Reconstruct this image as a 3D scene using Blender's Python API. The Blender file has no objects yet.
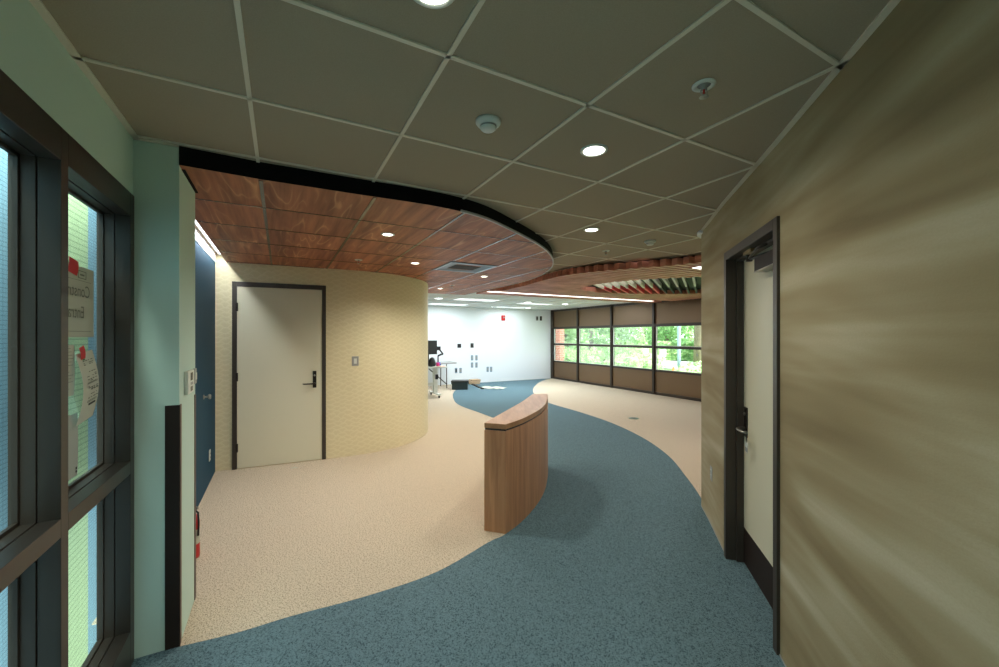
import bpy, math, random
from mathutils import Vector, Matrix
from mathutils.geometry import tessellate_polygon
random.seed(7)
C = bpy.context.scene.collection
PI = math.pi
TH = 0.497                                   # heading of the ceiling grid
UX, UY = math.cos(TH), math.sin(TH)
EYE = 1.56
HC = 2.513                                   # main ceiling
HW = 2.418                                   # timber ceiling
HS = 2.405                                   # underside of the slats

def W(u, v):                                 # building axes -> world
    return (UX*u - UY*v, UY*u + UX*v)
def UV(x, y):
    return (UX*x + UY*y, -UY*x + UX*y)

# ------------------------------------------------------------------ materials
def new_mat(name):
    m = bpy.data.materials.new(name); m.use_nodes = True
    nt = m.node_tree
    return m, nt, nt.nodes['Principled BSDF']
def srgb(r, g, b):
    f = lambda c: (c/255/12.92) if c/255 <= .04045 else ((c/255+.055)/1.055)**2.4
    return (f(r), f(g), f(b), 1)
def plain(name, col, rough=.5, metal=0., spec=.5, emit=None, es=0.):
    m, nt, b = new_mat(name)
    b.inputs['Base Color'].default_value = col
    b.inputs['Roughness'].default_value = rough
    b.inputs['Metallic'].default_value = metal
    b.inputs['Specular IOR Level'].default_value = spec
    if emit:
        b.inputs['Emission Color'].default_value = emit
        b.inputs['Emission Strength'].default_value = es
    return m
class NB:
    """small node-graph writer"""
    def __init__(s, nt): s.nt = nt
    def n(s, t, **k):
        o = s.nt.nodes.new(t)
        for a, b in k.items(): setattr(o, a, b)
        return o
    def l(s, a, b): s.nt.links.new(a, b)
    def math(s, op, a, b=None, c=None):
        o = s.n('ShaderNodeMath', operation=op)
        for i, x in enumerate((a, b, c)):
            if x is None: continue
            if hasattr(x, 'links'): s.l(x, o.inputs[i])
            else: o.inputs[i].default_value = x
        return o.outputs[0]
    def ramp(s, fac, stops, interp='LINEAR'):
        o = s.n('ShaderNodeValToRGB'); o.color_ramp.interpolation = interp
        e = o.color_ramp.elements
        while len(e) < len(stops): e.new(.5)
        for x, (p, c) in zip(e, stops): x.position = p; x.color = c
        s.l(fac, o.inputs[0]); return o.outputs[0]
    def noise(s, vec, scale, detail=2, rough=.5, dist=0.):
        o = s.n('ShaderNodeTexNoise'); o.inputs['Scale'].default_value = scale
        o.inputs['Detail'].default_value = detail; o.inputs['Roughness'].default_value = rough
        o.inputs['Distortion'].default_value = dist
        if vec is not None: s.l(vec, o.inputs['Vector'])
        return o.outputs[0]
    def mapping(s, vec, scale=(1,1,1), rot=(0,0,0), loc=(0,0,0)):
        o = s.n('ShaderNodeMapping'); o.inputs['Scale'].default_value = scale
        o.inputs['Rotation'].default_value = rot; o.inputs['Location'].default_value = loc
        s.l(vec, o.inputs['Vector']); return o.outputs[0]
    def pos(s): return s.n('ShaderNodeNewGeometry').outputs['Position']
    def obj(s): return s.n('ShaderNodeTexCoord').outputs['Object']
    def uv(s): return s.n('ShaderNodeTexCoord').outputs['UV']
    def bump(s, h, bsdf, strength=.3, dist=.01):
        o = s.n('ShaderNodeBump'); o.inputs['Strength'].default_value = strength
        o.inputs['Distance'].default_value = dist
        s.l(h, o.inputs['Height']); s.l(o.outputs[0], bsdf.inputs['Normal'])
    def mix(s, f, a, b, mode='MIX'):
        o = s.n('ShaderNodeMix', data_type='RGBA', blend_type=mode)
        for i, x in ((0, f), (6, a), (7, b)):
            if hasattr(x, 'links'): s.l(x, o.inputs[i])
            else: o.inputs[i].default_value = x
        return o.outputs[2]

def carpet(name, base, light, dark, fleck=.60):
    m, nt, b = new_mat(name); g = NB(nt); p = g.pos()
    fine = g.noise(p, 260, 3, .7)
    mid = g.noise(p, 60, 2, .6)
    big = g.noise(p, 1.2, 2, .5)
    c = g.mix(g.ramp(fine, [(.3, (0,0,0,1)), (.7, (1,1,1,1))]), base, light)
    f1 = g.ramp(g.noise(g.mapping(p, (1, .55, 1), (0, 0, .4)), 150, 2, .7), [(fleck, (0,0,0,1)), (fleck+.05, (1,1,1,1))])
    f2 = g.ramp(g.noise(g.mapping(p, (.5, 1, 1), (0, 0, .9), (5,3,0)), 190, 2, .7), [(fleck, (0,0,0,1)), (fleck+.05, (1,1,1,1))])
    c = g.mix(g.math('MULTIPLY', g.math('MAXIMUM', f1, f2), .75), c, dark)
    c = g.mix(g.ramp(big, [(.3, (.9,.9,.9,1)), (.7, (1,1,1,1))]), c, c)
    g.l(c, b.inputs['Base Color']); b.inputs['Roughness'].default_value = .95
    b.inputs['Specular IOR Level'].default_value = .1
    g.bump(g.math('ADD', fine, mid), b, .5, .006)
    return m
M = {}
M['carpet_beige'] = carpet('carpet_beige', srgb(194,180,159), srgb(220,205,184), srgb(100,90,78), .565)
M['carpet_blue'] = carpet('carpet_blue', srgb(84,111,121), srgb(118,143,152), srgb(36,54,66), .56)

def tile_mat():
    m, nt, b = new_mat('ceiling_tile'); g = NB(nt); p = g.pos()
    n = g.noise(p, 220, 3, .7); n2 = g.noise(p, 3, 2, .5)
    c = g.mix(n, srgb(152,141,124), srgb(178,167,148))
    g.l(c, b.inputs['Base Color']); b.inputs['Roughness'].default_value = .95
    b.inputs['Specular IOR Level'].default_value = .1
    g.bump(n, b, .25, .004)
    return m
M['tile'] = tile_mat()
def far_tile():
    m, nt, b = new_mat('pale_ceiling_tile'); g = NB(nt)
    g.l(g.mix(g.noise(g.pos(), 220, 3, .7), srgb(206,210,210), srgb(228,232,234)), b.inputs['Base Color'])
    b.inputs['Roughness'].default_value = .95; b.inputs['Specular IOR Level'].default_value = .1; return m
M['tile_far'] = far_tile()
M['tbar'] = plain('t_bar', srgb(216,210,194), .45)
M['tbar_wood'] = plain('t_bar_bronze', srgb(52,43,38), .22, 0, .9)
M['black'] = plain('black_fascia', srgb(10,10,11), .85, 0, .15)
M['rim'] = plain('metal_rim', srgb(176,178,178), .35, .2)

def wood_tile():
    m, nt, b = new_mat('walnut_ceiling_tile'); g = NB(nt)
    p = g.mapping(g.pos(), (1,1,1), (0,0,-TH))
    s = g.n('ShaderNodeSeparateXYZ'); g.l(p, s.inputs[0])
    iu = g.math('FLOOR', g.math('DIVIDE', g.math('SUBTRACT', s.outputs[0], .50), .61))
    iv = g.math('FLOOR', g.math('DIVIDE', g.math('SUBTRACT', s.outputs[1], 1.285), .61))
    cx = g.n('ShaderNodeCombineXYZ'); g.l(iu, cx.inputs[0]); g.l(iv, cx.inputs[1])
    wn = g.n('ShaderNodeTexWhiteNoise', noise_dimensions='2D'); g.l(cx.outputs[0], wn.inputs['Vector'])
    off = g.n('ShaderNodeVectorMath', operation='SCALE'); g.l(wn.outputs['Color'], off.inputs[0]); off.inputs['Scale'].default_value = 9
    ad = g.n('ShaderNodeVectorMath', operation='ADD'); g.l(p, ad.inputs[0]); g.l(off.outputs[0], ad.inputs[1])
    q = g.mapping(ad.outputs[0], (4.2, .55, 1))
    warp = g.noise(q, 1.0, 2, .45, .25)
    rings = g.math('FRACT', g.math('MULTIPLY', warp, 11))
    line = g.ramp(rings, [(0, (1,1,1,1)), (.12, (.2,.2,.2,1)), (.5, (0,0,0,1)), (.9, (.2,.2,.2,1)), (1, (1,1,1,1))])
    band = g.noise(g.mapping(ad.outputs[0], (13, .7, 1)), 1, 3, .6, .2)
    fine = g.noise(g.mapping(ad.outputs[0], (70, 3, 1)), 1, 3, .7)
    gate = g.ramp(g.noise(g.mapping(ad.outputs[0], (5, 1.5, 1), (0,0,0), (4,2,0)), 1, 1, .5), [(.42, (0,0,0,1)), (.62, (1,1,1,1))])
    c = g.mix(g.ramp(band, [(.33, (0,0,0,1)), (.66, (1,1,1,1))]), srgb(124,70,50), srgb(198,128,92))
    c = g.mix(g.math('MULTIPLY', g.math('MULTIPLY', line, gate), .7), c, srgb(248,190,142))
    c = g.mix(g.math('MULTIPLY', fine, .4), c, srgb(110,60,44))
    c = g.mix(g.math('MULTIPLY', wn.outputs['Value'], .22), c, srgb(130,72,54))
    g.l(c, b.inputs['Base Color']); b.inputs['Roughness'].default_value = .5
    b.inputs['Specular IOR Level'].default_value = .3
    return m
M['wood_tile'] = wood_tile()
def wood(name, dark, light, scale=(22,22,1.2), rough=.42, spec=.4):
    m, nt, b = new_mat(name); g = NB(nt)
    q = g.mapping(g.obj(), scale)
    a = g.noise(q, 1, 4, .6, .5); f = g.noise(g.mapping(g.obj(), tuple(x*5 for x in scale)), 1, 3, .6)
    c = g.mix(g.ramp(a, [(.3, (0,0,0,1)), (.7, (1,1,1,1))]), dark, light)
    c = g.mix(g.math('MULTIPLY', f, .4), c, dark)
    g.l(c, b.inputs['Base Color']); b.inputs['Roughness'].default_value = rough
    b.inputs['Specular IOR Level'].default_value = spec
    return m
M['desk_wood'] = wood('counter_laminate', srgb(156,108,76), srgb(208,156,116))
M['desk_top'] = wood('counter_top_laminate', srgb(146,106,74), srgb(186,142,104), (16, 2.2, 9))
M['slat'] = wood('slat_wood', srgb(158,94,76), srgb(222,158,138), (3,3,12), .45)

def suede():
    m, nt, b = new_mat('brushed_gold_plaster'); g = NB(nt); p = g.uv()
    a = g.noise(g.mapping(p, (.55, 2.6, 1), (0,0,.05)), 1.15, 3, .5, .5)
    d = g.noise(g.mapping(p, (.5, 6.5, 1), (0,0,-.10), (3,7,0)), 1.0, 3, .5, .4)
    f = g.noise(g.mapping(p, (90, 160, 1)), 1, 2, .6)
    x = g.math('ADD', g.math('MULTIPLY', a, .62), g.math('MULTIPLY', d, .38))
    c = g.ramp(x, [(.33, srgb(128,113,84)), (.46, srgb(156,142,110)), (.54, srgb(174,163,133)), (.66, srgb(202,196,172))])
    c = g.mix(g.math('MULTIPLY', f, .35), c, srgb(150,134,102))
    g.l(c, b.inputs['Base Color']); b.inputs['Roughness'].default_value = .8
    b.inputs['Specular IOR Level'].default_value = .25
    g.bump(f, b, .15, .004)
    return m
M['suede'] = suede()
def scallop():
    m, nt, b = new_mat('scalloped_wallcovering'); g = NB(nt); p = g.uv()
    s = g.n('ShaderNodeSeparateXYZ')
    wob = g.n('ShaderNodeTexNoise'); wob.inputs['Scale'].default_value = 6; g.l(p, wob.inputs['Vector'])
    v1 = g.n('ShaderNodeVectorMath', operation='SCALE'); g.l(wob.outputs['Color'], v1.inputs[0]); v1.inputs['Scale'].default_value = .10
    v2 = g.n('ShaderNodeVectorMath', operation='ADD'); g.l(p, v2.inputs[0]); g.l(v1.outputs[0], v2.inputs[1])
    g.l(v2.outputs[0], s.inputs[0])
    ww, hh = .15, .062
    def layer(shift, vshift):
        xu = g.math('DIVIDE', g.math('ADD', s.outputs[0], shift), ww)
        fx = g.math('SUBTRACT', g.math('FRACT', xu), .5)
        arch = g.math('MULTIPLY', g.math('MULTIPLY', fx, fx), 2.6)
        vv = g.math('DIVIDE', g.math('ADD', s.outputs[1], vshift), hh)
        return g.math('FRACT', g.math('ADD', vv, arch))
    h = g.math('MAXIMUM', layer(0, 0), layer(ww/2, hh/2))
    n = g.noise(p, 40, 2, .6)
    c = g.mix(g.ramp(h, [(.62, (0,0,0,1)), (.97, (1,1,1,1))]), srgb(224,213,176), srgb(232,222,188))
    g.l(c, b.inputs['Base Color']); b.inputs['Roughness'].default_value = .6
    b.inputs['Specular IOR Level'].default_value = .3
    g.bump(g.math('ADD', h, g.math('MULTIPLY', n, .3)), b, .24, .006)
    return m
M['scallop'] = scallop()
def paint(name, col, rough=.75):
    m, nt, b = new_mat(name); g = NB(nt); p = g.pos()
    n = g.noise(p, 180, 2, .6)
    g.l(g.mix(g.math('MULTIPLY', n, .12), col, (col[0]*.7, col[1]*.7, col[2]*.7, 1)), b.inputs['Base Color'])
    b.inputs['Roughness'].default_value = rough; b.inputs['Specular IOR Level'].default_value = .3
    g.bump(n, b, .12, .003); return m
M['mint'] = paint('mint_paint', srgb(190,214,204))
M['white'] = paint('white_paint', srgb(232,238,242))
M['blue'] = paint('deep_blue_paint', srgb(0,64,90), .7)
M['cream_door'] = paint('cream_door_paint', srgb(222,218,194), .45)
M['bronze'] = plain('dark_bronze_metal', srgb(56,49,43), .38, .3)
M['bronze_door'] = plain('dark_bronze_paint', srgb(62,54,47), .45, .1)
M['bronze_panel'] = plain('bronze_panel', srgb(112,90,66), .35, .4)
M['dark'] = plain('dark_plastic', srgb(24,24,26), .4)
M['guard'] = plain('brown_vinyl_guard', srgb(40,31,27), .65, 0, .25)
M['guard_edge'] = plain('brown_guard_edge', srgb(92,70,58), .5)
M['white_plastic'] = plain('white_plastic', srgb(214,218,212), .4)
M['grey_plastic'] = plain('grey_plastic', srgb(150,152,150), .4)
M['lightmetal'] = plain('brushed_nickel', srgb(170,168,160), .28, .9)
M['darkmetal'] = plain('oil_rubbed_metal', srgb(48,42,38), .35, .7)
M['red'] = plain('red_enamel', srgb(186,20,24), .35)
M['red_tape'] = plain('red_tape', srgb(205,24,30), .5)
M['paper'] = plain('paper', srgb(186,188,174), .9)
M['paper_grey'] = plain('grey_paper', srgb(160,166,160), .9)
M['ink'] = plain('printed_ink', srgb(120,124,114), .9)
M['ink_dark'] = plain('dark_ink', srgb(60,62,58), .9)
M['green_ink'] = plain('green_ink', srgb(60,130,80), .9)
M['lens_warm'] = plain('lit_lens_warm', (1,1,1,1), .5, emit=(1,.96,.82,1), es=9)
M['lens_cool'] = plain('lit_lens_cool', (1,1,1,1), .5, emit=(.92,.98,1,1), es=8)
M['led'] = plain('led_diffuser', (1,1,1,1), .5, emit=(1,.92,.86,1), es=2.6)
M['led_cool'] = plain('led_cool', (1,1,1,1), .5, emit=(.85,.95,1,1), es=4)
M['troffer'] = plain('troffer_diffuser', (.9,.95,1,1), .5, emit=(.9,.97,1,1), es=1.1)
M['display'] = plain('thermostat_display', srgb(58,66,66), .25)
M['brass'] = plain('brass', srgb(176,150,100), .3, .9)
M['fin_white'] = plain('white_fin', srgb(236,232,222), .5)
M['fin_red'] = plain('red_fin', srgb(224,56,76), .5)
M['fin_grey'] = plain('grey_fin', srgb(188,186,186), .5)
M['fin_dark'] = plain('charcoal_plenum', srgb(18,18,20), .7)
M['card'] = plain('cardboard', srgb(186,160,128), .85)
M['tote'] = plain('black_green_tote', srgb(30,46,48), .4)
M['cone'] = plain('orange_cone', srgb(240,120,40), .6)
M['pole'] = plain('grey_blue_pole', srgb(150,170,190), .5)
M['blue_plastic'] = plain('blue_plastic', srgb(40,70,200), .5)
M['magenta'] = plain('magenta_plastic', srgb(210,50,120), .5)
M['orange'] = plain('orange_plastic', srgb(230,140,60), .5)
M['bark'] = wood('tree_bark', srgb(110,96,84), srgb(160,146,130), (6,6,1.5), .9)
def foliage(name, a, c_):
    m, nt, b = new_mat(name); g = NB(nt)
    n = g.noise(g.pos(), 3.5, 3, .7)
    g.l(g.mix(g.ramp(n, [(.35,(0,0,0,1)),(.65,(1,1,1,1))]), a, c_), b.inputs['Base Color'])
    b.inputs['Roughness'].default_value = .7
    b.inputs['Transmission Weight'].default_value = 0
    return m
M['leaf'] = foliage('tree_leaves', srgb(110,170,96), srgb(196,228,164))
M['leaf2'] = foliage('bright_leaves', srgb(150,198,124), srgb(220,240,190))
M['leaf3'] = foliage('shrub_leaves', srgb(124,180,108), srgb(206,232,168))
def ground(name, a, c_, sc):
    m, nt, b = new_mat(name); g = NB(nt)
    g.l(g.mix(g.noise(g.pos(), sc, 4, .7), a, c_), b.inputs['Base Color'])
    b.inputs['Roughness'].default_value = .95; return m
M['lawn'] = ground('lawn', srgb(120,160,90), srgb(176,204,132), 4)
M['concrete'] = ground('concrete', srgb(190,186,184), srgb(214,212,212), 6)
def brick():
    m, nt, b = new_mat('red_brick'); g = NB(nt)
    t = g.n('ShaderNodeTexBrick'); t.inputs['Scale'].default_value = 2.4
    t.inputs['Color1'].default_value = srgb(190,104,86); t.inputs['Color2'].default_value = srgb(206,124,102)
    t.inputs['Mortar'].default_value = srgb(214,196,186)
    g.l(g.mapping(g.obj(), (1,1,1), (PI/2,0,0)), t.inputs['Vector']); g.l(t.outputs[0], b.inputs['Base Color'])
    b.inputs['Roughness'].default_value = .9; return m
M['brick'] = brick()
def cladding(name, a, dark, pitch, grid):
    m, nt, b = new_mat(name); g = NB(nt); s = g.n('ShaderNodeSeparateXYZ'); g.l(g.uv(), s.inputs[0])
    fz = g.math('FRACT', g.math('DIVIDE', s.outputs[1], pitch))
    k = g.ramp(fz, [(0, (1,1,1,1)), (.16, (1,1,1,1)), (.24, (0,0,0,1)), (1, (0,0,0,1))])
    if grid:
        fu = g.math('FRACT', g.math('DIVIDE', s.outputs[0], pitch*1.4))
        k2 = g.ramp(fu, [(0, (1,1,1,1)), (.10, (1,1,1,1)), (.2, (0,0,0,1)), (1, (0,0,0,1))])
        k = g.math('MAXIMUM', k, g.math('MULTIPLY', k2, .6))
    g.l(g.mix(g.math('MULTIPLY', k, .55), a, dark), b.inputs['Base Color'])
    b.inputs['Roughness'].default_value = .8; return m
M['clad_green'] = cladding('ribbed_green_cladding', srgb(190,206,160), srgb(104,130,92), .045, False)
M['clad_blue'] = cladding('blue_mesh_cladding', srgb(140,174,194), srgb(74,110,132), .028, True)
def glass(name, tint, refl=1.0):
    m = bpy.data.materials.new(name); m.use_nodes = True; nt = m.node_tree; nt.nodes.clear(); g = NB(nt)
    o = g.n('ShaderNodeOutputMaterial'); t = g.n('ShaderNodeBsdfTransparent'); t.inputs[0].default_value = tint
    gl = g.n('ShaderNodeBsdfGlossy'); gl.inputs['Roughness'].default_value = .02
    fr = g.n('ShaderNodeFresnel'); fr.inputs[0].default_value = 1.45
    mx = g.n('ShaderNodeMixShader'); g.l(g.math('MULTIPLY', fr.outputs[0], refl), mx.inputs[0])
    g.l(t.outputs[0], mx.inputs[1]); g.l(gl.outputs[0], mx.inputs[2]); g.l(mx.outputs[0], o.inputs[0])
    return m
M['glass'] = glass('window_glass', (.96,1,.98,1), .5)
M['glass_green'] = glass('green_tinted_glass', (.84,.95,.91,1), .35)
M['plastic_clear'] = glass('clear_sleeve', (.9,.9,.88,1), .6)

# ------------------------------------------------------------------ mesh builder
class MB:
    def __init__(s): s.v = []; s.f = []; s.uvs = None; s.smooth = []
    def add(s, vs, fs, smooth=False):
        b = len(s.v); s.v += [tuple(p) for p in vs]
        for f in fs: s.f.append([b+i for i in f]); s.smooth.append(smooth)
    def box(s, lo, hi):
        (a,b,c),(d,e,f) = lo, hi
        s.add([(a,b,c),(d,b,c),(d,e,c),(a,e,c),(a,b,f),(d,b,f),(d,e,f),(a,e,f)],
              [(3,2,1,0),(4,5,6,7),(0,1,5,4),(1,2,6,5),(2,3,7,6),(3,0,4,7)]); return s
    def rbox(s, lo, hi, r=.003):
        """box with chamfered long edges around its local Z outline"""
        (a,b,c),(d,e,f) = lo, hi; r = min(r, (d-a)*.45, (e-b)*.45)
        s.prism([(a+r,b),(d-r,b),(d,b+r),(d,e-r),(d-r,e),(a+r,e),(a,e-r),(a,b+r)], c, f); return s
    def prism(s, pts, z0, z1, smooth=False):
        n = len(pts)
        if sum(pts[i][0]*pts[(i+1)%n][1]-pts[(i+1)%n][0]*pts[i][1] for i in range(n)) < 0: pts = pts[::-1]
        b = len(s.v)
        s.v += [(p[0],p[1],z0) for p in pts] + [(p[0],p[1],z1) for p in pts]
        tri = tessellate_polygon([[Vector((p[0],p[1],0)) for p in pts]])
        for t in tri:
            t = list(t)
            a,c,d = (Vector(pts[i]) for i in t)
            if (c-a).cross(d-a) < 0: t = t[::-1]
            s.f.append([b+n+i for i in t]); s.smooth.append(False)
            s.f.append([b+i for i in t[::-1]]); s.smooth.append(False)
        for i in range(n):
            j = (i+1) % n; s.f.append([b+i, b+j, b+n+j, b+n+i]); s.smooth.append(smooth)
        return s
    def flat(s, pts, z, up=True):
        b = len(s.v); s.v += [(p[0],p[1],z) for p in pts]
        for t in tessellate_polygon([[Vector((p[0],p[1],0)) for p in pts]]):
            t = list(t); a,c,d = (Vector(pts[i]) for i in t)
            if ((c-a).cross(d-a) > 0) != up: t = t[::-1]
            s.f.append([b+i for i in t]); s.smooth.append(False)
        return s
    def lathe(s, prof, n=24, axis='z', org=(0,0,0), smooth=True):
        def pt(r, h, a):
            x, y = r*math.cos(a), r*math.sin(a)
            p = (x,y,h) if axis == 'z' else ((x,h,y) if axis == 'y' else (h,x,y))
            return (p[0]+org[0], p[1]+org[1], p[2]+org[2])
        vs = [pt(r,h,2*PI*k/n) for (r,h) in prof for k in range(n)]
        fs = []
        for i in range(len(prof)-1):
            for k in range(n):
                q = (i*n+k, i*n+(k+1)%n, (i+1)*n+(k+1)%n, (i+1)*n+k)
                fs.append(q)
        m = len(prof)-1
        s.add(vs, fs, smooth)
        b = len(s.v)-len(vs)
        if prof[0][0] > 1e-6: s.f.append([b+k for k in range(n)][::-1]); s.smooth.append(False)
        if prof[-1][0] > 1e-6: s.f.append([b+m*n+k for k in range(n)]); s.smooth.append(False)
        return s
    def tube(s, pts, r, n=10):
        pts = [Vector(p) for p in pts]; rings = []
        for i, p in enumerate(pts):
            d = (pts[min(i+1,len(pts)-1)]-pts[max(i-1,0)]).normalized()
            up = Vector((0,0,1)) if abs(d.z) < .9 else Vector((1,0,0))
            a = d.cross(up).normalized(); b = a.cross(d)
            rr = r[i] if isinstance(r, (list,tuple)) else r
            rings.append([p+a*rr*math.cos(2*PI*k/n)+b*rr*math.sin(2*PI*k/n) for k in range(n)])
        vs = [q for g in rings for q in g]; fs = []
        for i in range(len(rings)-1):
            for k in range(n): fs.append((i*n+k, i*n+(k+1)%n, (i+1)*n+(k+1)%n, (i+1)*n+k))
        s.add(vs, fs, True)
        b = len(s.v)-len(vs)
        s.f.append([b+k for k in range(n)][::-1]); s.f.append([b+(len(rings)-1)*n+k for k in range(n)]); s.smooth += [False]*2
        return s
    def obox(s, a, b, w, z0, z1):
        """upright box along the plan segment a-b, w wide"""
        dx, dy = b[0]-a[0], b[1]-a[1]; L = math.hypot(dx, dy); nx, ny = -dy/L*w/2, dx/L*w/2
        return s.prism([(a[0]-nx,a[1]-ny),(b[0]-nx,b[1]-ny),(b[0]+nx,b[1]+ny),(a[0]+nx,a[1]+ny)], z0, z1)
    def build(s, name, mat, parent=None, bevel=0., kind=None):
        me = bpy.data.meshes.new(name); me.from_pydata(s.v, [], s.f)
        for p, sm in zip(me.polygons, s.smooth): p.use_smooth = sm
        if s.uvs:
            ul = me.uv_layers.new(name='UVMap')
            for lp in me.loops: ul.data[lp.index].uv = s.uvs[lp.vertex_index]
        me.materials.append(mat); me.update()
        o = bpy.data.objects.new(name, me); C.objects.link(o)
        if parent: o.parent = parent
        if kind: o['kind'] = kind
        if bevel:
            bm = o.modifiers.new('bevel', 'BEVEL'); bm.width = bevel; bm.segments = 2; bm.limit_method = 'ANGLE'
        return o
def struct(name, mb, mat, parent=None): return mb.build(name, mat, parent, kind=None if parent else 'structure')
def thing(name, label, cat, loc=(0,0,0), rz=0, group=None, kind=None):
    o = bpy.data.objects.new(name, None); C.objects.link(o); o.empty_display_size = .05
    o.location = loc; o.rotation_euler = (0,0,rz)
    tag(o, label, cat, group, kind); return o
def tag(o, label=None, cat=None, group=None, kind=None):
    for k, x in (('label',label),('category',cat),('group',group),('kind',kind)):
        if x: o[k] = x
    return o
def dup(root, loc, rz=None, label=None):
    r = root.copy(); C.objects.link(r); r.location = loc
    if rz is not None: r.rotation_euler = (0,0,rz)
    if label: r['label'] = label
    for ch in list(root.children):
        c = ch.copy(); C.objects.link(c); c.parent = r
        for g in list(ch.children):
            d = g.copy(); C.objects.link(d); d.parent = c
    return r
def facing(nx, ny): return math.atan2(nx, -ny)       # local -Y looks along the wall's normal
def spline(pts, k=8):
    out = []
    for i in range(len(pts)-1):
        p0, p1, p2, p3 = pts[max(i-1,0)], pts[i], pts[i+1], pts[min(i+2,len(pts)-1)]
        for j in range(k):
            t = j/k
            out.append(tuple(.5*((2*p1[a])+(-p0[a]+p2[a])*t+(2*p0[a]-5*p1[a]+4*p2[a]-p3[a])*t*t+(-p0[a]+3*p1[a]-3*p2[a]+p3[a])*t**3) for a in (0,1)))
    out.append(tuple(pts[-1])); return out
def wall_strip(pts, z0, z1, thick=0., holes=()):
    """upright sheet along a plan polyline with UVs in metres"""
    mb = MB(); s = 0; mb.uvs = []
    L = [0]
    for a, b in zip(pts, pts[1:]): L.append(L[-1]+math.hypot(b[0]-a[0], b[1]-a[1]))
    for p, l in zip(pts, L):
        mb.v += [(p[0],p[1],z0),(p[0],p[1],z1)]; mb.uvs += [(l,z0),(l,z1)]
    for i in range(len(pts)-1):
        mb.f.append([2*i,2*i+2,2*i+3,2*i+1]); mb.smooth.append(True)
    return mb
def text_part(body, size, name, mat, parent, loc, rot, mirror=False):
    cu = bpy.data.curves.new(name, 'FONT'); cu.body = body; cu.size = size; cu.align_x = 'CENTER'; cu.align_y = 'CENTER'
    t = bpy.data.objects.new('tmp', cu); C.objects.link(t)
    bpy.context.view_layer.update()
    me = bpy.data.meshes.new_from_object(t.evaluated_get(bpy.context.evaluated_depsgraph_get()))
    bpy.data.objects.remove(t)
    if mirror:
        for v in me.vertices: v.co.x = -v.co.x
    me.materials.append(mat)
    o = bpy.data.objects.new(name, me); C.objects.link(o); o.parent = parent; o.location = loc; o.rotation_euler = rot
    return o

# ------------------------------------------------------------------ setting: floor, ceilings, walls
U_L = -.625            # mint wall line
U_B = -.664            # blue wall line
V12 = 12.18            # far white wall
U_W = 8.79             # window wall
wallR = [(2.33,-1.65),(1.03,.75),(1.10,1.02),(1.235,1.50),(1.366,1.962),(1.606,2.858),(1.78,3.44),(1.845,3.66)]
rnd = []
_c = (1.845+.16*.963, 3.66+.16*-.27+.02)   # rounded end of the painted wall
for k in range(9):
    a = math.radians(164 - k*16.5); rnd.append((_c[0]+.16*math.cos(a), _c[1]+.16*math.sin(a)))
wallR_full = wallR[:-1] + rnd
rend = rnd[-1]

SHELL = [W(-.738,-2.6), W(8.85,-2.6), W(8.85,12.6), W(-.9,12.6), W(-.9,2.96), W(-.738,2.94)]
fl = MB().flat(SHELL, 0)
struct('floor', fl, M['carpet_beige'])
P1 = (-1.764,1.94); P2 = W(-.449,2.547)
leftb = spline([(-1.80,1.935),(-1.607,2.02),(-1.375,2.117),(-1.15,2.245),(-.789,2.418),(-.41,2.665),(-.083,3.045),(.06,3.19),(.28,3.62),(.48,4.35),(.53,4.9),(.50,5.6),(.38,6.4),(.2,7.0),(-.073,7.575),(-.46,8.27),(-.80,8.85),(-1.03,9.45),(-1.21,10.44),(-1.27,11.29),(-1.20,12.5),(-.98,13.30)], 6)
rightb = spline([(1.93,14.86),(1.61,14.29),(1.31,13.46),(1.057,12.28),(.94,11.29),(.98,10.3),(1.14,9.41),(1.644,8.27),(2.006,7.25),(2.194,6.19),(2.2,5.26),(2.076,4.51),(1.94,3.88),(1.75,3.3)], 6)
rib = leftb + rightb + [(2.3,2.6),(2.1,1.5),(1.9,.7),(2.5,-2.2),(.85,-2.45),(-.75,.05)]
struct('floor', MB().flat(rib, .003), M['carpet_blue'])

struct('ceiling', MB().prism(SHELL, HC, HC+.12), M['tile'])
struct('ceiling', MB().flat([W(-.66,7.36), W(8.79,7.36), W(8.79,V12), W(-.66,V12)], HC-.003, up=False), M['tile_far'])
grid = MB()
def bar(a, b, w=.016, z=HC-.006, h=.006): grid.obox(a, b, w, z, z+h)
u0, v0, T = .50, 1.285, .61
vmin, vmax, umin, umax = -2.5, 12.17, -.62, 8.78
for i in range(-2, 15):
    u = u0+T*i
    if umin < u < umax: bar(W(u,vmin), W(u,vmax))
for j in range(-7, 19):
    v = v0+T*j
    if vmin < v < vmax: bar(W(umin,v), W(umax,v))
bar(W(U_L+.013,-2.5), W(U_L+.013,2.547), .026)
bar(P1, P2, .03)
for a, b in zip(wallR, wallR[1:]):
    n = (-.963*.012,.27*.012); bar((a[0]+n[0],a[1]+n[1]), (b[0]+n[0],b[1]+n[1]), .026)
struct('trim_1', grid, M['tbar'])

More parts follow.
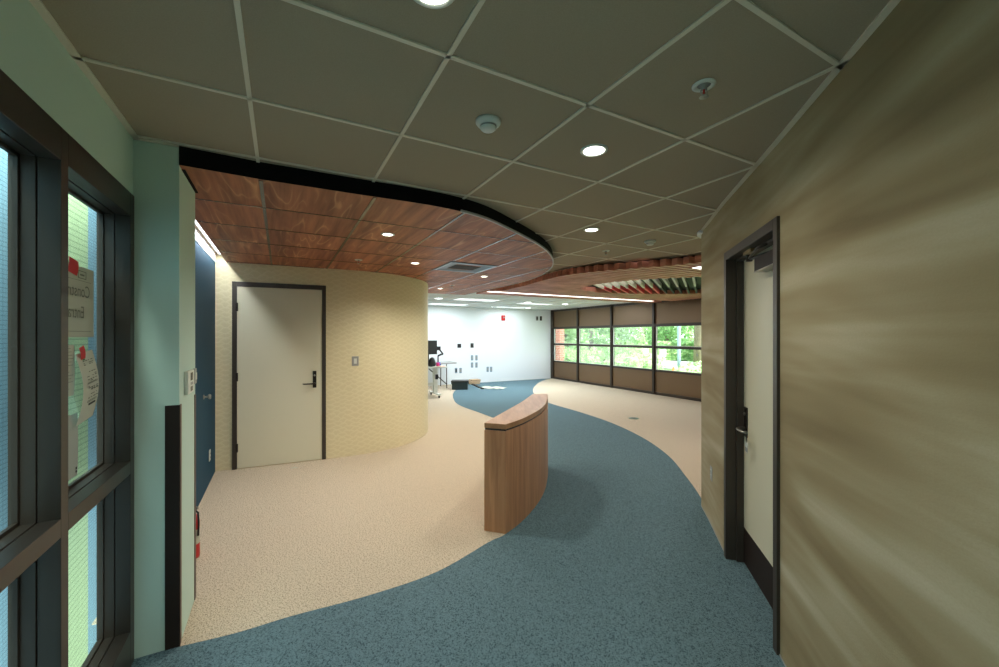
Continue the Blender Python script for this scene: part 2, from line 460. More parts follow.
# timber ceiling with black fascia
fas = [(-1.607,2.02),(-1.615+.31,2.209),(-.787,2.475)] 
curve = spline([(-.787,2.475),(-.42,2.665),(-.13,2.91),(.125,3.326),(.37,3.80),(.53,4.244),(.628,4.747),(.638,5.2),(.543,5.84),(.25,6.62),(-.19,7.4),(-.74,8.41)], 8)
edge = fas[:-1] + curve
wood_poly = edge + [W(-.555,7.75), W(-.555,2.99), W(-.449,2.99)]
wc = MB().flat(wood_poly, HW, up=False)
struct('ceiling', wc, M['wood_tile'])
fb = MB()
for a, b in zip(edge, edge[1:]):
    fb.add([(a[0],a[1],HW),(b[0],b[1],HW),(b[0],b[1],HC),(a[0],a[1],HC)], [(0,1,2,3)], True)
a, b = edge[-1], W(-.555,7.75)
fb.add([(a[0],a[1],HW),(b[0],b[1],HW),(b[0],b[1],HC),(a[0],a[1],HC)], [(0,1,2,3)])
a, b = W(-.449,2.6), W(-.449,2.98)
fb.obox(a, b, .03, HW-.004, HW+.03)
struct('trim_2', fb, M['black'])
rimm = MB()
for a, b in zip(edge[14:], edge[15:]):
    dx, dy = b[0]-a[0], b[1]-a[1]; L = math.hypot(dx,dy); n = (dy/L*.004, -dx/L*.004)
    rimm.obox((a[0]+n[0],a[1]+n[1]), (b[0]+n[0],b[1]+n[1]), .012, HW-.006, HW+.010)
struct('trim_3', rimm, M['rim'])
# bronze T-bars of the timber ceiling, clipped to its outline
def inside(p, poly):
    r = False; n = len(poly)
    for i in range(n):
        a, b = poly[i], poly[(i+1)%n]
        if (a[1] > p[1]) != (b[1] > p[1]) and p[0] < (b[0]-a[0])*(p[1]-a[1])/(b[1]-a[1])+a[0]: r = not r
    return r
def clip_runs(fn, t0, t1, poly, step=.02, keep=True):
    runs = []; cur = None; t = t0
    while t <= t1:
        if inside(fn(t), poly) == keep:
            if cur is None: cur = [t,t]
            cur[1] = t
        elif cur: runs.append(cur); cur = None
        t += step
    if cur: runs.append(cur)
    return [r for r in runs if r[1]-r[0] > .04]
wg = MB()
for i in range(-1, 8):
    u = u0+T*i+.012
    for r in clip_runs(lambda t: W(u,t), 2, 9, wood_poly): wg.obox(W(u,r[0]), W(u,r[1]), .020, HW-.003, HW+.002)
for j in range(0, 12):
    v = v0+T*j
    for r in clip_runs(lambda t: W(t,v), -.7, 5, wood_poly): wg.obox(W(r[0],v), W(r[1],v), .012, HW-.003, HW+.002)
struct('trim_4', wg, M['tbar_wood'])

# walls
P3 = W(-.449, 2.975); P4 = W(U_B, 2.975)
struct('wall_left_pilaster', MB().prism([W(U_L,2.547), P2, P3, P4, W(U_B-.02,2.975), W(U_B-.02,2.547)], 0, HC), M['mint'])
Acorner = (-3.28,4.65)
struct('wall_left_blue', MB().prism([P4, Acorner, W(U_B-.12,5.7), W(U_B-.12,2.975)], 0, HC), M['blue'])
cream = [Acorner,(-2.75,4.872),(-2.213,5.111)] 
cs = spline([(-2.213,5.111),(-1.95,5.24),(-1.73,5.373),(-1.55,5.53),(-1.40,5.715),(-1.28,5.95),(-1.205,6.188),(-1.175,6.4),(-1.185,6.65),(-1.26,7.0),(-1.50,7.5),(-2.0,8.42)], 5)
cream_full = cream[:-1] + cs + [W(U_B,8.9)]
struct('wall_curved', wall_strip(cream_full, 0, HC), M['scallop'])
struct('wall_far', wall_strip([W(-1.5,V12), W(U_W,V12)], 0, HC), M['white'])
struct('wall_far_side', wall_strip([W(U_B,8.9), W(U_B,V12)], 0, HC), M['white'])
# painted wall, with the doorway cut out between two of its stations
dA, dB = Vector((1.366,1.962)), Vector((1.606,2.858)); dw = (dB-dA).normalized(); dn = Vector((-dw.y, dw.x))  # toward room
DH = 2.146
wl = wallR.index((1.366,1.962))
wr = MB(); wr.uvs = []
Ls = 0; prev = None
seq = wallR_full + [W(8.79, UV(*rend)[1])]
for i, p in enumerate(seq):
    if prev: Ls += math.hypot(p[0]-prev[0], p[1]-prev[1])
    prev = p
    cols = (0, DH, HC)
    for z in cols: wr.v.append((p[0],p[1],z)); wr.uvs.append((Ls,z))
for i in range(len(seq)-1):
    for k in (0,1):
        if i == wl and k == 0: continue
        wr.f.append([3*i+k,3*i+k+1,3*(i+1)+k+1,3*(i+1)+k]); wr.smooth.append(i > wl+1)
struct('wall_right', wr, M['suede'])
struct('trim_5', MB().prism([(_c[0]+.195*math.cos(math.radians(a)), _c[1]+.195*math.sin(math.radians(a))) for a in range(185,20,-12)] + [(_c[0]+.155*math.cos(math.radians(a)), _c[1]+.155*math.sin(math.radians(a))) for a in range(29,186,12)], HC-.028, HC-.001, True), M['white'])
bb = MB()
for i in range(len(seq)-1):
    if i != wl:
        a, b = seq[i], seq[i+1]
        bb.obox(a, b, .006, 0, .012)
struct('baseboard_right', bb, M['grey_plastic'])
struct('wall_rear', wall_strip([W(U_L,-2.45), W(3.2,-2.45)], 0, HC), M['mint'])
lw = MB()
FT = 2.234
lw.prism([W(U_L,2.547), W(U_L,-2.5), W(U_L-.115,-2.5), W(U_L-.115,2.547)], FT, HC)
lw.prism([W(U_L,.40), W(U_L,-2.5), W(U_L-.16,-2.5), W(U_L-.16,.40)], 0, FT)
struct('wall_left', lw, M['mint'])
# behind the wall: closes the doorway recess
struct('wall_right_recess', MB().prism([tuple(dA-dn*.30-dw*.1), tuple(dB-dn*.30+dw*.1), tuple(dB-dn*.32+dw*.1), tuple(dA-dn*.32-dw*.1)], 0, DH+.1), M['dark'])

# ------------------------------------------------------------------ window_1: the storefront beside the camera
stx, sty = W(U_L, 2.547)
# local frame: x back along the wall (toward -v), -y into the room, z up
st = bpy.data.objects.new('window_1', None); C.objects.link(st); st.location = (stx, sty, 0); st['kind'] = 'structure'
st.rotation_euler = (0,0,facing(UX,UY))
# with this heading local +x runs along +v, so s (distance back from the corner) is -x
def sfr(name, s0, s1, z0, z1, d0=0., d1=.15):
    m = MB(); m.box((-s1,d0+.0,z0),(-s0,d0+.050,z1)); return m
def member(m, s0, s1, z0, z1, inset=(0,0,0,0)):
    # room-side half, a shadow groove, then the glazing half
    m.box((-s1,-.004,z0),(-s0,.048,z1))
    a,b,c,d = inset
    m.box((-s1+b*.006,.048,z0+c*.006),(-s0-a*.006,.053,z1-d*.006))
    m.box((-s1,.053,z0),(-s0,.114,z1))
fm = MB()
vert = [(.0,.057),(.685,.737),(1.365,1.417),(2.09,2.147)]
for i,(a,b) in enumerate(vert): member(fm, a, b, 0, FT, (i>0,i<3,0,0))
for (a,b) in zip(vert, vert[1:]):
    member(fm, a[1], b[0], FT-.109, FT, (0,0,1,0))
    member(fm, a[1], b[0], .912, .972, (0,0,1,1))
    member(fm, a[1], b[0], 0, .17, (0,0,0,1))
fm.build('window_frame', M['bronze'], st, bevel=.0015)
stops = MB()
for (a,b) in zip(vert, vert[1:]):
    for (z0,z1) in ((.17,.912),(.972,FT-.109)):
        x0, x1 = -b[0], -a[1]
        stops.box((x0,.088,z0),(x0+.012,.100,z1)); stops.box((x1-.012,.088,z0),(x1,.100,z1))
        stops.box((x0,.088,z0),(x1,.100,z0+.012)); stops.box((x0,.088,z1-.012),(x1,.100,z1))
stops.build('glazing_stop', M['bronze'], st)
for (a,b) in zip(vert, vert[1:]):
    for (z0,z1) in ((.16,.92),(.96,FT-.10)):
        MB().box((-b[0]-.008,.104,z0),(-a[1]+.008,.110,z1)).build('pane', M['glass_green'], st)
# cladding beyond the glass
def clad(s0, s1, d, mat):
    mb = MB(); p = [(-s1,d),(-s0,d)]; q = []
    for (x,y) in p:
        q.append((stx+math.cos(st.rotation_euler.z)*x-math.sin(st.rotation_euler.z)*y, sty+math.sin(st.rotation_euler.z)*x+math.cos(st.rotation_euler.z)*y))
    struct('wall_exterior', wall_strip(q, -2.2, 3.4), mat)
clad(-6.0, -2.08, .85, M['clad_blue']); clad(-2.08, -1.30, .80, M['clad_green']); clad(-1.30, 4.0, .85, M['clad_blue'])

def on_store(name, label, cat, s, z):
    t = thing(name, label, cat, (0,0,z), facing(UX,UY))
    r = st.rotation_euler.z; x, y = -s, .0995
    t.location = (stx+math.cos(r)*x-math.sin(r)*y, sty+math.sin(r)*x+math.cos(r)*y, z); return t
def sheet(w, h, bend=0., n=8, shear=0., waist=0.):
    mb = MB()
    for i in range(n+1):
        t = i/n; z = h*(.5-t); off = shear*t; b = -bend*math.sin(t*PI)-.001
        k = w/2*(1-waist*math.sin(PI*t))
        mb.v += [(-k+off,b,z),(k+off,b,z)]
    for i in range(n): mb.f.append([2*i+1,2*i,2*i+2,2*i+3]); mb.smooth.append(True)
    return mb
# the construction-entrance sign, taped to the outside and read through its back
t = on_store('paper_sign', 'white construction entrance sign seen from behind, taped up on the storefront glass', 'sign', .375, 1.70)
sheet(.47,.29).build('sheet', M['paper'], t)
text_part('Construction', .070, 'lettering', M['ink'], t, (0,-.003,.042), (PI/2,0,0), True)
text_part('Entrance', .070, 'lettering', M['ink'], t, (.01,-.003,-.045), (PI/2,0,0), True)
lg = MB()
lg.box((.08,-.003,.096),(.15,-.002,.099)); lg.box((.08,-.003,.125),(.15,-.002,.128)); lg.box((.077,-.003,.096),(.081,-.002,.128)); lg.box((.15,-.003,.096),(.154,-.002,.128)); lg.box((.095,-.003,.108),(.135,-.002,.115))
lg.box((-.2,-.003,-.122),(.2,-.002,-.120)); lg.box((-.2,-.003,.086),(.2,-.002,.0875))
lg.build('print_lines', M['ink'], t)
tp = sheet(.085,.060,.003,3,-.006).build('tape', M['red_tape'], t); tp.location = (.025,-.004,.135); tp.rotation_euler = (0,.12,0)
t2 = on_store('taped_receipt', 'long curling printed delivery slip with red tape at its top, in front of other papers', 'paper', .252, 1.352)
sh = sheet(.165,.285,.022,10,-.02,.06).build('sheet', M['paper'], t2); t2.rotation_euler = (0,-.10,facing(UX,UY)); t2.location.x += UX*.008; t2.location.y += UY*.008
pr = MB()
random.seed(3)
def dash(x0, x1, z, h=.0022): pr.box((x0,-.0235*math.sin(PI*(.1425-z)/.285)-.0032,z),(x1,-.0235*math.sin(PI*(.1425-z)/.285)-.0022,z+h))
for z in (.108,.098,.092,.062,.05,.044,.032,.026,.004,-.002,-.008,-.012,-.030,-.044):
    for k in range(4):
        if random.random() < .7: x = -.045+.025*k; dash(x, x+random.uniform(.006,.02), z)
for z in (.016,.020,-.055,-.060): dash(-.05,.045,z,.0012)
for z in (-.072,-.076): dash(-.03,.035,z,.004)
pr.build('printing', M['ink_dark'], t2)
gp = MB(); gp.box((-.034,-.009,.112),(-.015,-.008,.117)); gp.build('stamp', M['green_ink'], t2)
tp = sheet(.045,.055,.003,3,.004).build('tape', M['red_tape'], t2); tp.location = (-.035,-.006,.142); tp.rotation_euler = (0,-.15,0)
t3 = on_store('printed_sheet', 'printed white sheet tucked against the mullion behind the long delivery slip', 'paper', .415, 1.425)
sheet(.17,.20,.002).build('sheet', M['paper'], t3)
pr = MB(); random.seed(5)
for i in range(13):
    z = .085-.013*i; pr.box((-.06,-.005,z),(-.06+random.uniform(.06,.13),-.004,z+.002))
pr.build('printing', M['ink'], t3)
t4 = on_store('grey_sheet', 'plain grey sheet with a small black mark at its lower corner, above the mid rail', 'paper', .40, 1.125)
sheet(.20,.25,.002).build('sheet', M['paper_grey'], t4)
pm = MB(); pm.box((.078,-.004,-.112),(.088,-.003,-.104)); pm.box((.078,-.004,-.098),(.088,-.003,-.090)); pm.build('mark', M['ink_dark'], t4)

# ------------------------------------------------------------------ things on the pilaster and the blue wall
def at_u(u, v, z): x, y = W(u, v); return (x, y, z)
FB = facing(UX, UY)
t = thing('corner_guard', 'dark brown vinyl corner guard on the mint pilaster edge beside the storefront', 'corner guard', at_u(-.449,2.547,.002), facing(UY,-UX))
MB().box((-.056,-.004,0),(.004,0,1.212)).build('guard_face', M['guard'], t)
MB().box((0,-.004,0),(.004,.034,1.212)).build('guard_return', M['guard_edge'], t)
t = thing('corner_guard', 'thin brown corner guard on the far end of the mint pilaster, by the blue wall', 'corner guard', at_u(-.449,2.975,.002), FB)
MB().box((-.03,-.004,0),(.003,0,1.212)).build('guard_face', M['guard_edge'], t)
MB().box((0,-.004,0),(.004,.03,1.212)).build('guard_return', M['guard'], t)
t = thing('thermostat', 'white thermostat control plate with dark displays on the mint pilaster side', 'thermostat', at_u(-.449,2.745,1.31), FB)
MB().box((-.085,-.018,-.062),(.085,0,.062)).build('housing', M['white_plastic'], t, bevel=.004)
MB().box((-.02,-.020,.008),(.032,-.017,.050)).build('display', M['display'], t)
MB().box((-.02,-.020,-.05),(.032,-.017,-.025)).build('display', M['display'], t)
bt = MB()
for k in range(2): bt.box((-.018+.027*k,-.021,-.016),(.003+.027*k,-.017,-.002))
bt.build('button', M['grey_plastic'], t)
t = thing('light_switch', 'small grey sensor plate at the pilaster end beside the thermostat', 'switch', at_u(-.449,2.93,1.325), FB)
MB().box((-.03,-.01,-.045),(.03,0,.045)).build('plate', M['grey_plastic'], t, bevel=.003)
MB().box((-.012,-.014,-.02),(.012,-.01,.02)).build('sensor', M['white_plastic'], t)
t = thing('door_knob', 'small nickel knob standing out of the dark blue wall', 'knob', at_u(U_B,4.83,.965), FB)
MB().lathe([(.022,0),(.022,-.006),(.009,-.008),(.009,-.035),(.020,-.038),(.026,-.048),(.022,-.060),(.0,-.064)], 20, 'y').build('knob', M['lightmetal'], t)
def outlet(label, x, y, z, rz, mat='white_plastic', group=None, name='wall_outlet'):
    t = thing(name, label, 'outlet', (x,y,z), rz, group)
    MB().box((-.036,-.007,-.058),(.036,0,.058)).build('plate', M[mat], t, bevel=.003)
    for s in (-1,1):
        f = MB().lathe([(.017,-.007),(.017,-.009),(0,-.009)], 16, 'y', (0,0,.021*s)).build('socket', M['white_plastic'], t)
        sl = MB(); sl.box((-.008,-.0102,.021*s-.005),(-.006,-.0088,.021*s+.006)); sl.box((.006,-.0102,.021*s-.005),(.008,-.0088,.021*s+.006))
        sl.build('slot', M['dark'], f)
    return t
x, y = W(U_B, 5.20); outlet('white outlet low on the dark blue wall', x, y, .30, FB)
q = dB+dw*.19+Vector((0,0)); outlet('grey outlet low on the brushed gold wall beyond its door', 1.745, 3.31, .43, facing(-.963,.27), 'grey_plastic')
t = thing('fire_extinguisher', 'small red fire extinguisher on the floor by the blue wall, behind the pilaster', 'fire extinguisher', (-2.168,2.83,.003))
MB().lathe([(.0,0),(.050,0),(.052,.012),(.052,.25),(.046,.28),(.028,.305),(.018,.312),(.018,.325),(0,.325)], 24).build('cylinder', M['red'], t)
MB().lathe([(.0525,.10),(.0530,.101),(.0530,.20),(.0525,.201)], 24).build('instruction_label', M['paper'], t)
MB().lathe([(.020,.325),(.022,.33),(.022,.352),(.012,.358),(0,.358)], 16).build('valve', M['brass'], t)
MB().tube([(0,0,.35),(.03,-.01,.365),(.075,-.03,.362)], .006).build('lever', M['lightmetal'], t)
MB().tube([(.02,0,.34),(.055,-.005,.32),(.062,-.008,.25),(.058,-.006,.16)], .006).build('hose', M['dark'], t)

# ------------------------------------------------------------------ doors
def lever_set(parent, x, z, dirn, y=-.0, plate=(.045,.24), low=.075, lm='darkmetal'):
    p = MB().box((x-plate[0]/2,y-.010,z-low),(x+plate[0]/2,y,z+plate[1]-low)).build('lever_plate', M['darkmetal'], parent, bevel=.002)
    MB().tube([(x,y-.008,z),(x,y-.05,z),(x+.012*dirn,y-.060,z),(x+.06*dirn,y-.062,z),(x+.115*dirn,y-.058,z),(x+.13*dirn,y-.034,z)], [.013,.010,.010,.009,.008,.007]).build('lever', M[lm], p)
    MB().lathe([(.012,y-.010),(.012,y-.016),(0,y-.016)], 16, 'y', (x,0,z+.10)).build('lock_cylinder', M['lightmetal'], p)
    return p
# door_2 in the scalloped wall
dl = Vector((-3.12,4.705)); dr = Vector((-2.203,5.116)); d2 = (dr-dl).normalized(); n2 = Vector((d2.y,-d2.x))
o2 = bpy.data.objects.new('door_1', None); C.objects.link(o2); o2['kind'] = 'structure'
o2.location = (dl.x,dl.y,0); o2.rotation_euler = (0,0,math.atan2(d2.y,d2.x))
L2 = (dr-dl).length; FH = 2.197
f = MB(); fw = .046
f.box((0,-.018,0),(fw,.03,FH)); f.box((L2-fw,-.018,0),(L2,.03,FH)); f.box((fw,-.018,FH-.055),(L2-fw,.03,FH))
f.build('door_frame', M['bronze_door'], o2, bevel=.002)
lf = MB().box((fw+.003,-.010,.008),(L2-fw-.003,.02,FH-.058)).build('door_leaf', M['cream_door'], o2, bevel=.0015)
lever_set(lf, L2-fw-.085, .968, -1, -.010, (.042,.21), .055)
for z in (.25,1.08,1.90):
    h = MB().lathe([(.009,z-.05),(.009,z+.05)], 12, 'z', (fw+.002,-.020,0)); h.box((fw-.012,-.0195,z-.05),(fw+.014,-.012,z+.05)); h.build('hinge', M['darkmetal'], o2)
# door_1 in the painted wall, set back in its frame
o1 = bpy.data.objects.new('door_2', None); C.objects.link(o1); o1['kind'] = 'structure'
o1.location = (dB.x,dB.y,0); o1.rotation_euler = (0,0,math.atan2(-dw.y,-dw.x))       # local x runs toward the camera, -y into the room
L1 = (dB-dA).length; REC = .095
f = MB(); fw = .05
f.box((0,-.014,0),(fw,.13,DH)); f.box((L1-fw,-.014,0),(L1,.13,DH)); f.box((fw,-.014,DH-.055),(L1-fw,.13,DH))
f.box((fw,.050,0),(fw+.016,REC,DH-.055)); f.box((fw,.050,DH-.071),(L1-fw,REC,DH-.055))
f.build('door_frame', M['bronze_door'], o1, bevel=.002)
lf1 = MB().box((fw+.004,REC,.008),(L1-fw-.002,REC+.044,DH-.058)).build('door_leaf', M['cream_door'], o1, bevel=.001)
MB().box((fw+.02,REC-.003,.012),(L1-fw-.002,REC,.248)).build('kick_plate', M['guard'], lf1)
lever_set(lf1, fw+.07, .935, 1, REC, (.05,.20), .055, 'lightmetal')
cl = MB().box((.47,REC-.065,DH-.205),(.80,REC,DH-.125)).build('door_closer', M['guard'], o1, bevel=.004)
ed = MB().box((.47,REC-.067,DH-.210),(.80,REC-.002,DH-.204)).build('closer_edge', M['lightmetal'], cl)
ar = MB(); ar.tube([(.66,REC-.03,DH-.140),(.66,REC-.03,DH-.122),(.40,REC-.055,DH-.112),(.36,REC-.06,DH-.112)], .010)
ar.tube([(.36,REC-.06,DH-.108),(.62,.0,DH-.092),(.72,.01,DH-.092)], .008)
ar.lathe([(.018,DH-.125),(.018,DH-.085)], 14, 'z', (.37,REC-.06,0))
ar.build('closer_arm', M['darkmetal'], cl)
brk = MB().box((.30,.02,DH-.075),(.44,.05,DH-.056)).build('arm_bracket', M['brass'], cl)
# tag hanging on the lever
hx = fw+.07+.128
tg = thing('hanging_tag', 'small clear tag on a loop hanging from the lever of the recessed cream door', 'tag', (0,0,0), o1.rotation_euler.z)
r = o1.rotation_euler.z; lx, ly = hx, REC-.040
tg.location = (dB.x+math.cos(r)*lx-math.sin(r)*ly, dB.y+math.sin(r)*lx+math.cos(r)*ly, .926)
MB().tube([(0,.004,.022),(.012,0,.018),(.010,0,-.03),(.006,0,-.055),(-.004,0,-.03),(-.010,0,.018),(0,-.004,.022)], .0015, 6).build('loop', M['dark'], tg)
MB().box((-.02,-.001,-.115),(.026,.001,-.052)).build('card', M['white_plastic'], tg)
tgp = MB().box((-.018,-.0022,-.112),(.024,-.0012,-.085)).build('stripe', M['grey_plastic'], tg)

# light switch on the scalloped wall
t = thing('light_switch', 'grey framed light switch on the cream scalloped wall beside the cream door', 'switch', (-1.887,5.271,1.232), math.atan2(.133,.22)-.02)
MB().box((-.042,-.009,-.062),(.042,.004,.062)).build('plate', M['grey_plastic'], t, bevel=.003)
MB().box((-.018,-.013,-.034),(.018,-.008,.034)).build('rocker', M['white_plastic'], t, bevel=.002)

# ------------------------------------------------------------------ curved timber counter
ct = thing('curved_counter', 'free-standing curved walnut half wall with overhanging top where the carpets meet', 'counter', (.25,4.0,.003))
ox, oy = .25, 4.0
outer = spline([(.048,3.169),(.16,3.335),(.262,3.53),(.375,3.80),(.46,4.08),(.523,4.40),(.558,4.64),(.572,4.84)], 5)
inner = spline([(.400,4.84),(.24,4.28),(.06,3.75),(-.122,3.226)], 5)
loc = lambda pts: [(x-ox,y-oy) for x,y in pts]
foot = outer + inner
MB().prism(loc(foot), 0, .806).build('body', M['desk_wood'], ct)
def inset(poly, d):
    cx = sum(p[0] for p in poly)/len(poly); cy = sum(p[1] for p in poly)/len(poly)
    out = []; n = len(poly)
    for i in range(n):
        a, b, c = Vector(poly[i-1]), Vector(poly[i]), Vector(poly[(i+1)%n])
        e = (c-a).normalized(); nn = Vector((-e.y,e.x)); out.append(tuple(b+nn*d))
    return out
MB().prism(loc(inset(foot, .010)), .806, .822).build('reveal', M['dark'], ct)
MB().prism(loc(foot), .822, .862).build('countertop', M['desk_top'], ct, bevel=.002)

# ------------------------------------------------------------------ ceiling fixtures
def downlight(label, x, y, z, r=.075, lens='lens_warm', group=None, proto=None):
    if proto: return dup(proto, (x,y,z), label=label)
    t = thing('downlight', label, 'ceiling light', (x,y,z), 0, group)
    MB().lathe([(r+.012,0),(r+.012,-.004),(r+.004,-.009),(r-.004,-.006),(r-.004,0)], 32).build('trim_ring', M['white_plastic'], t)
    MB().lathe([(r-.003,-.001),(r-.003,-.004),(0,-.005)], 32).build('lens', M[lens], t)
    return t
zc = HC-.0
downlight_r = .055
d = downlight('round recessed downlight in the grey tiles between smoke detector and sprinkler', .484, 2.065, zc, .058)
downlight('round recessed downlight in the grey tiles nearest the slatted ceiling', .823, 3.606, zc, proto=d)
downlight('round recessed downlight in the grey tiles at the top edge, close to the camera', -.185, 1.10, zc, proto=d)
dwd = downlight('small downlight in the timber ceiling closest to the black fascia', -.94, 3.395, HW, .045, group='timber ceiling downlights')
downlight('small downlight in the timber ceiling in front of the air vent', -.99, 4.73, HW, proto=dwd)
downlight('small downlight in the timber ceiling beside the curved cream wall', -1.07, 7.25, HW, proto=dwd)
downlight('small downlight in the timber ceiling past the air vent', -.222, 5.78, HW, proto=dwd)
dfd = downlight('cool downlight in the far ceiling just past the timber ceiling', -1.54, 10.2, zc, .10, 'lens_cool', group='far room downlights')
downlight('cool downlight in the far ceiling near the white wall above the outlets', -.18, 13.2, zc, proto=dfd)
downlight('cool downlight in the far ceiling just past the long light strip', .795, 11.36, zc, proto=dfd)
downlight('cool downlight in the far ceiling near the white wall and window corner', .97, 13.7, zc, proto=dfd)
downlight('cool downlight in the far ceiling closest to the window wall', 1.95, 12.0, zc, proto=dfd)

def smoke(label, x, y, proto=None):
    if proto: return dup(proto, (x,y,HC), label=label)
    t = thing('smoke_detector', label, 'smoke detector', (x,y,HC))
    MB().lathe([(.056,0),(.056,-.010),(.050,-.018),(.034,-.022)], 28).build('base', M['white_plastic'], t)
    MB().lathe([(.036,-.021),(.036,-.034),(.028,-.042),(.012,-.045),(0,-.045)], 28).build('sensor_head', M['white_plastic'], t)
    MB().lathe([(.0365,-.025),(.0365,-.030)], 28).build('vent_slot', M['grey_plastic'], t)
    return t
s = smoke('white dome smoke detector in the grey tiles above the timber ceiling edge', -.05, 1.786)
smoke('white dome smoke detector in the grey tiles close to the slatted ceiling', 1.51, 4.04, s)
def sprinkler(label, x, y, z, proto=None):
    if proto: return dup(proto, (x,y,z), label=label)
    t = thing('sprinkler', label, 'sprinkler', (x,y,z))
    MB().lathe([(.042,0),(.042,-.003),(.034,-.008),(.026,-.006),(.024,-.001)], 28).build('escutcheon', M['white_plastic'], t)
    MB().lathe([(.024,-.001),(.012,-.004),(.010,-.018),(0,-.018)], 18).build('nozzle', M['grey_plastic'], t)
    MB().lathe([(.0035,-.016),(.004,-.022),(.0035,-.036)], 10).build('glass_bulb', M['red'], t)
    fr = MB(); fr.tube([(.010,0,-.016),(.012,0,-.03),(.003,0,-.042)], .002, 6); fr.tube([(-.010,0,-.016),(-.012,0,-.03),(-.003,0,-.042)], .002, 6)
    fr.build('yoke', M['lightmetal'], t)
    MB().lathe([(.004,-.036),(.005,-.044),(.016,-.045),(.016,-.047),(0,-.047)], 18).build('deflector', M['lightmetal'], t)
    return t
s = sprinkler('pendent sprinkler with red bulb in the grey tiles near the gold wall', .776, 1.53, HC)
sprinkler('small pendent sprinkler in the grey tiles close to the slatted ceiling', 1.19, 4.5, HC, s)
sprinkler('small sprinkler in the timber ceiling above the cream scalloped wall', -1.585, 4.534, HW, s)
sprinkler('small sprinkler in the timber ceiling between two downlights past the vent', -.80, 6.8, HW, s)

# supply vent tile
vx, vy = W(1.715+.305-.005, 4.335+.305)
t = thing('air_vent', 'square blue-grey supply air vent with dark opening in the timber ceiling', 'vent', (vx,vy,HW), TH)
h = .30
fr = MB(); fr.box((-h,-h,-.010),(h,-h+.03,.0)); fr.box((-h,h-.03,-.010),(h,h,.0)); fr.box((-h,-h+.03,-.010),(-h+.03,h-.03,.0)); fr.box((h-.03,-h+.03,-.010),(h,h-.03,.0))
fr.build('frame', plain('vent_grey', srgb(128,150,164), .3, .5), t)
lou = MB()
for k, (a, b) in enumerate(((.27,.17),)):
    za, zb = -.006, -.001
    for sx in range(4):
        c_, s_ = math.cos(sx*PI/2), math.sin(sx*PI/2)
        pts = [(-a,-a,za),(a,-a,za),(b,-b,zb),(-b,-b,zb)]
        lou.add([(x*c_-y*s_, x*s_+y*c_, z) for x,y,z in pts], [(0,3,2,1)])
lou.build('louver', plain('vent_louver', srgb(96,112,124), .4, .4), t)
MB().box((-.17,-.13,-.004),(.17,.13,-.0015)).build('opening', M['fin_dark'], t)

# ------------------------------------------------------------------ slatted ceiling with its leaf-shaped opening
sl = thing('slat_ceiling', 'suspended reddish timber slat ceiling with a leaf-shaped opening of white and red fins', 'slat ceiling', (0,0,0))
near = spline([(.05,7.55),(.42,6.75),(.70,6.05),(.90,5.62),(1.24,5.28),(1.68,5.03),(2.06,4.80),(2.29,4.62),(2.7,4.30),(3.2,4.0)], 4)
def line_hit(v, pl):
    for a, b in zip(pl, pl[1:]):
        va, vb = UV(*a)[1], UV(*b)[1]
        if (va-v)*(vb-v) <= 0 and va != vb:
            k = (v-va)/(vb-va); return UV(*a)[0]+(UV(*b)[0]-UV(*a)[0])*k
    return None
EC, EA, EB, ER = (3.50,6.90), 2.05, 1.20, -.10
def in_hole(p):
    x, y = p[0]-EC[0], p[1]-EC[1]; c_, s_ = math.cos(ER), math.sin(ER)
    a, b = (x*c_+y*s_)/EA, (-x*s_+y*c_)/EB
    return a*a+b*b < 1
SP = .1165; v = 2.75; SD = .082
back = MB()
while v < 7.36:
    if abs(v-6.74) < .095: v += SP; continue
    us = line_hit(v, near)
    if us is None: us = 3.36 if v > 6.6 else 4.2
    if v > 6.55: us = 3.45
    runs = []; cur = None; u = us
    while u < 8.35:
        if not in_hole(W(u,v)):
            if cur is None: cur = [u,u]
            cur[1] = u
        elif cur: runs.append(cur); cur = None
        u += .03
    if cur: runs.append(cur)
    if abs(v-3.16) < .09: runs = [[r[0],min(r[1],4.40)] for r in runs]
    for r in runs:
        if r[1]-r[0] < .06: continue
        mb = MB(); mb.obox(W(*(r[0],v)), W(*(r[1],v)), .078, HS, HS+SD); mb.build('slat', M['slat'], sl)
    v += SP
# dark deck above the slats
deck = [W(UV(*p)[0]+.10, UV(*p)[1]) for p in near if UV(*p)[1] > 2.75]
dk = deck + [W(8.35,2.80), W(8.35,7.34), W(3.5,7.34)]
MB().flat(dk, HC-.008, up=False).build('deck', M['fin_dark'], sl)
# fins across the opening
fd = Vector((.455,.89)).normalized(); fn = Vector((fd.y,-fd.x))
k0 = -9
for k in range(-12, 13):
    base = Vector(EC)+fn*(.135*k)
    runs = []; cur = None; q = -2.5
    while q < 2.5:
        if in_hole(base+fd*q):
            if cur is None: cur = [q,q]
            cur[1] = q
        elif cur: break
        q += .02
    if not cur or cur[1]-cur[0] < .12: continue
    a, b = cur; mid = a+(b-a)*.5
    late = k > -6
    def seg(q0, q1, z0, z1, w, mat, nm):
        mb = MB(); p0 = base+fd*q0; p1 = base+fd*q1; mb.obox(tuple(p0), tuple(p1), w, z0, z1); mb.build(nm, M[mat], sl)
    seg(a, mid, HS+.004, HS+.08, .032, 'fin_grey' if late else 'fin_white', 'fin')
    seg(mid, b, HS+.004, HS+.08, .032, 'fin_dark' if late else 'fin_red', 'fin')
def strip(label, ua, ub, v, w, z0, z1, mat='led'):
    a, b = W(ua,v), W(ub,v); L = ub-ua
    t = thing('light_strip', label, 'light strip', (a[0],a[1],z0), TH)
    MB().box((0,-w/2-.008,.004),(L,w/2+.008,HC-.009-z0)).build('housing', M['slat'], t)
    MB().box((.01,-w/2,-.003),(L-.01,w/2,.006)).build('diffuser', M[mat], t)
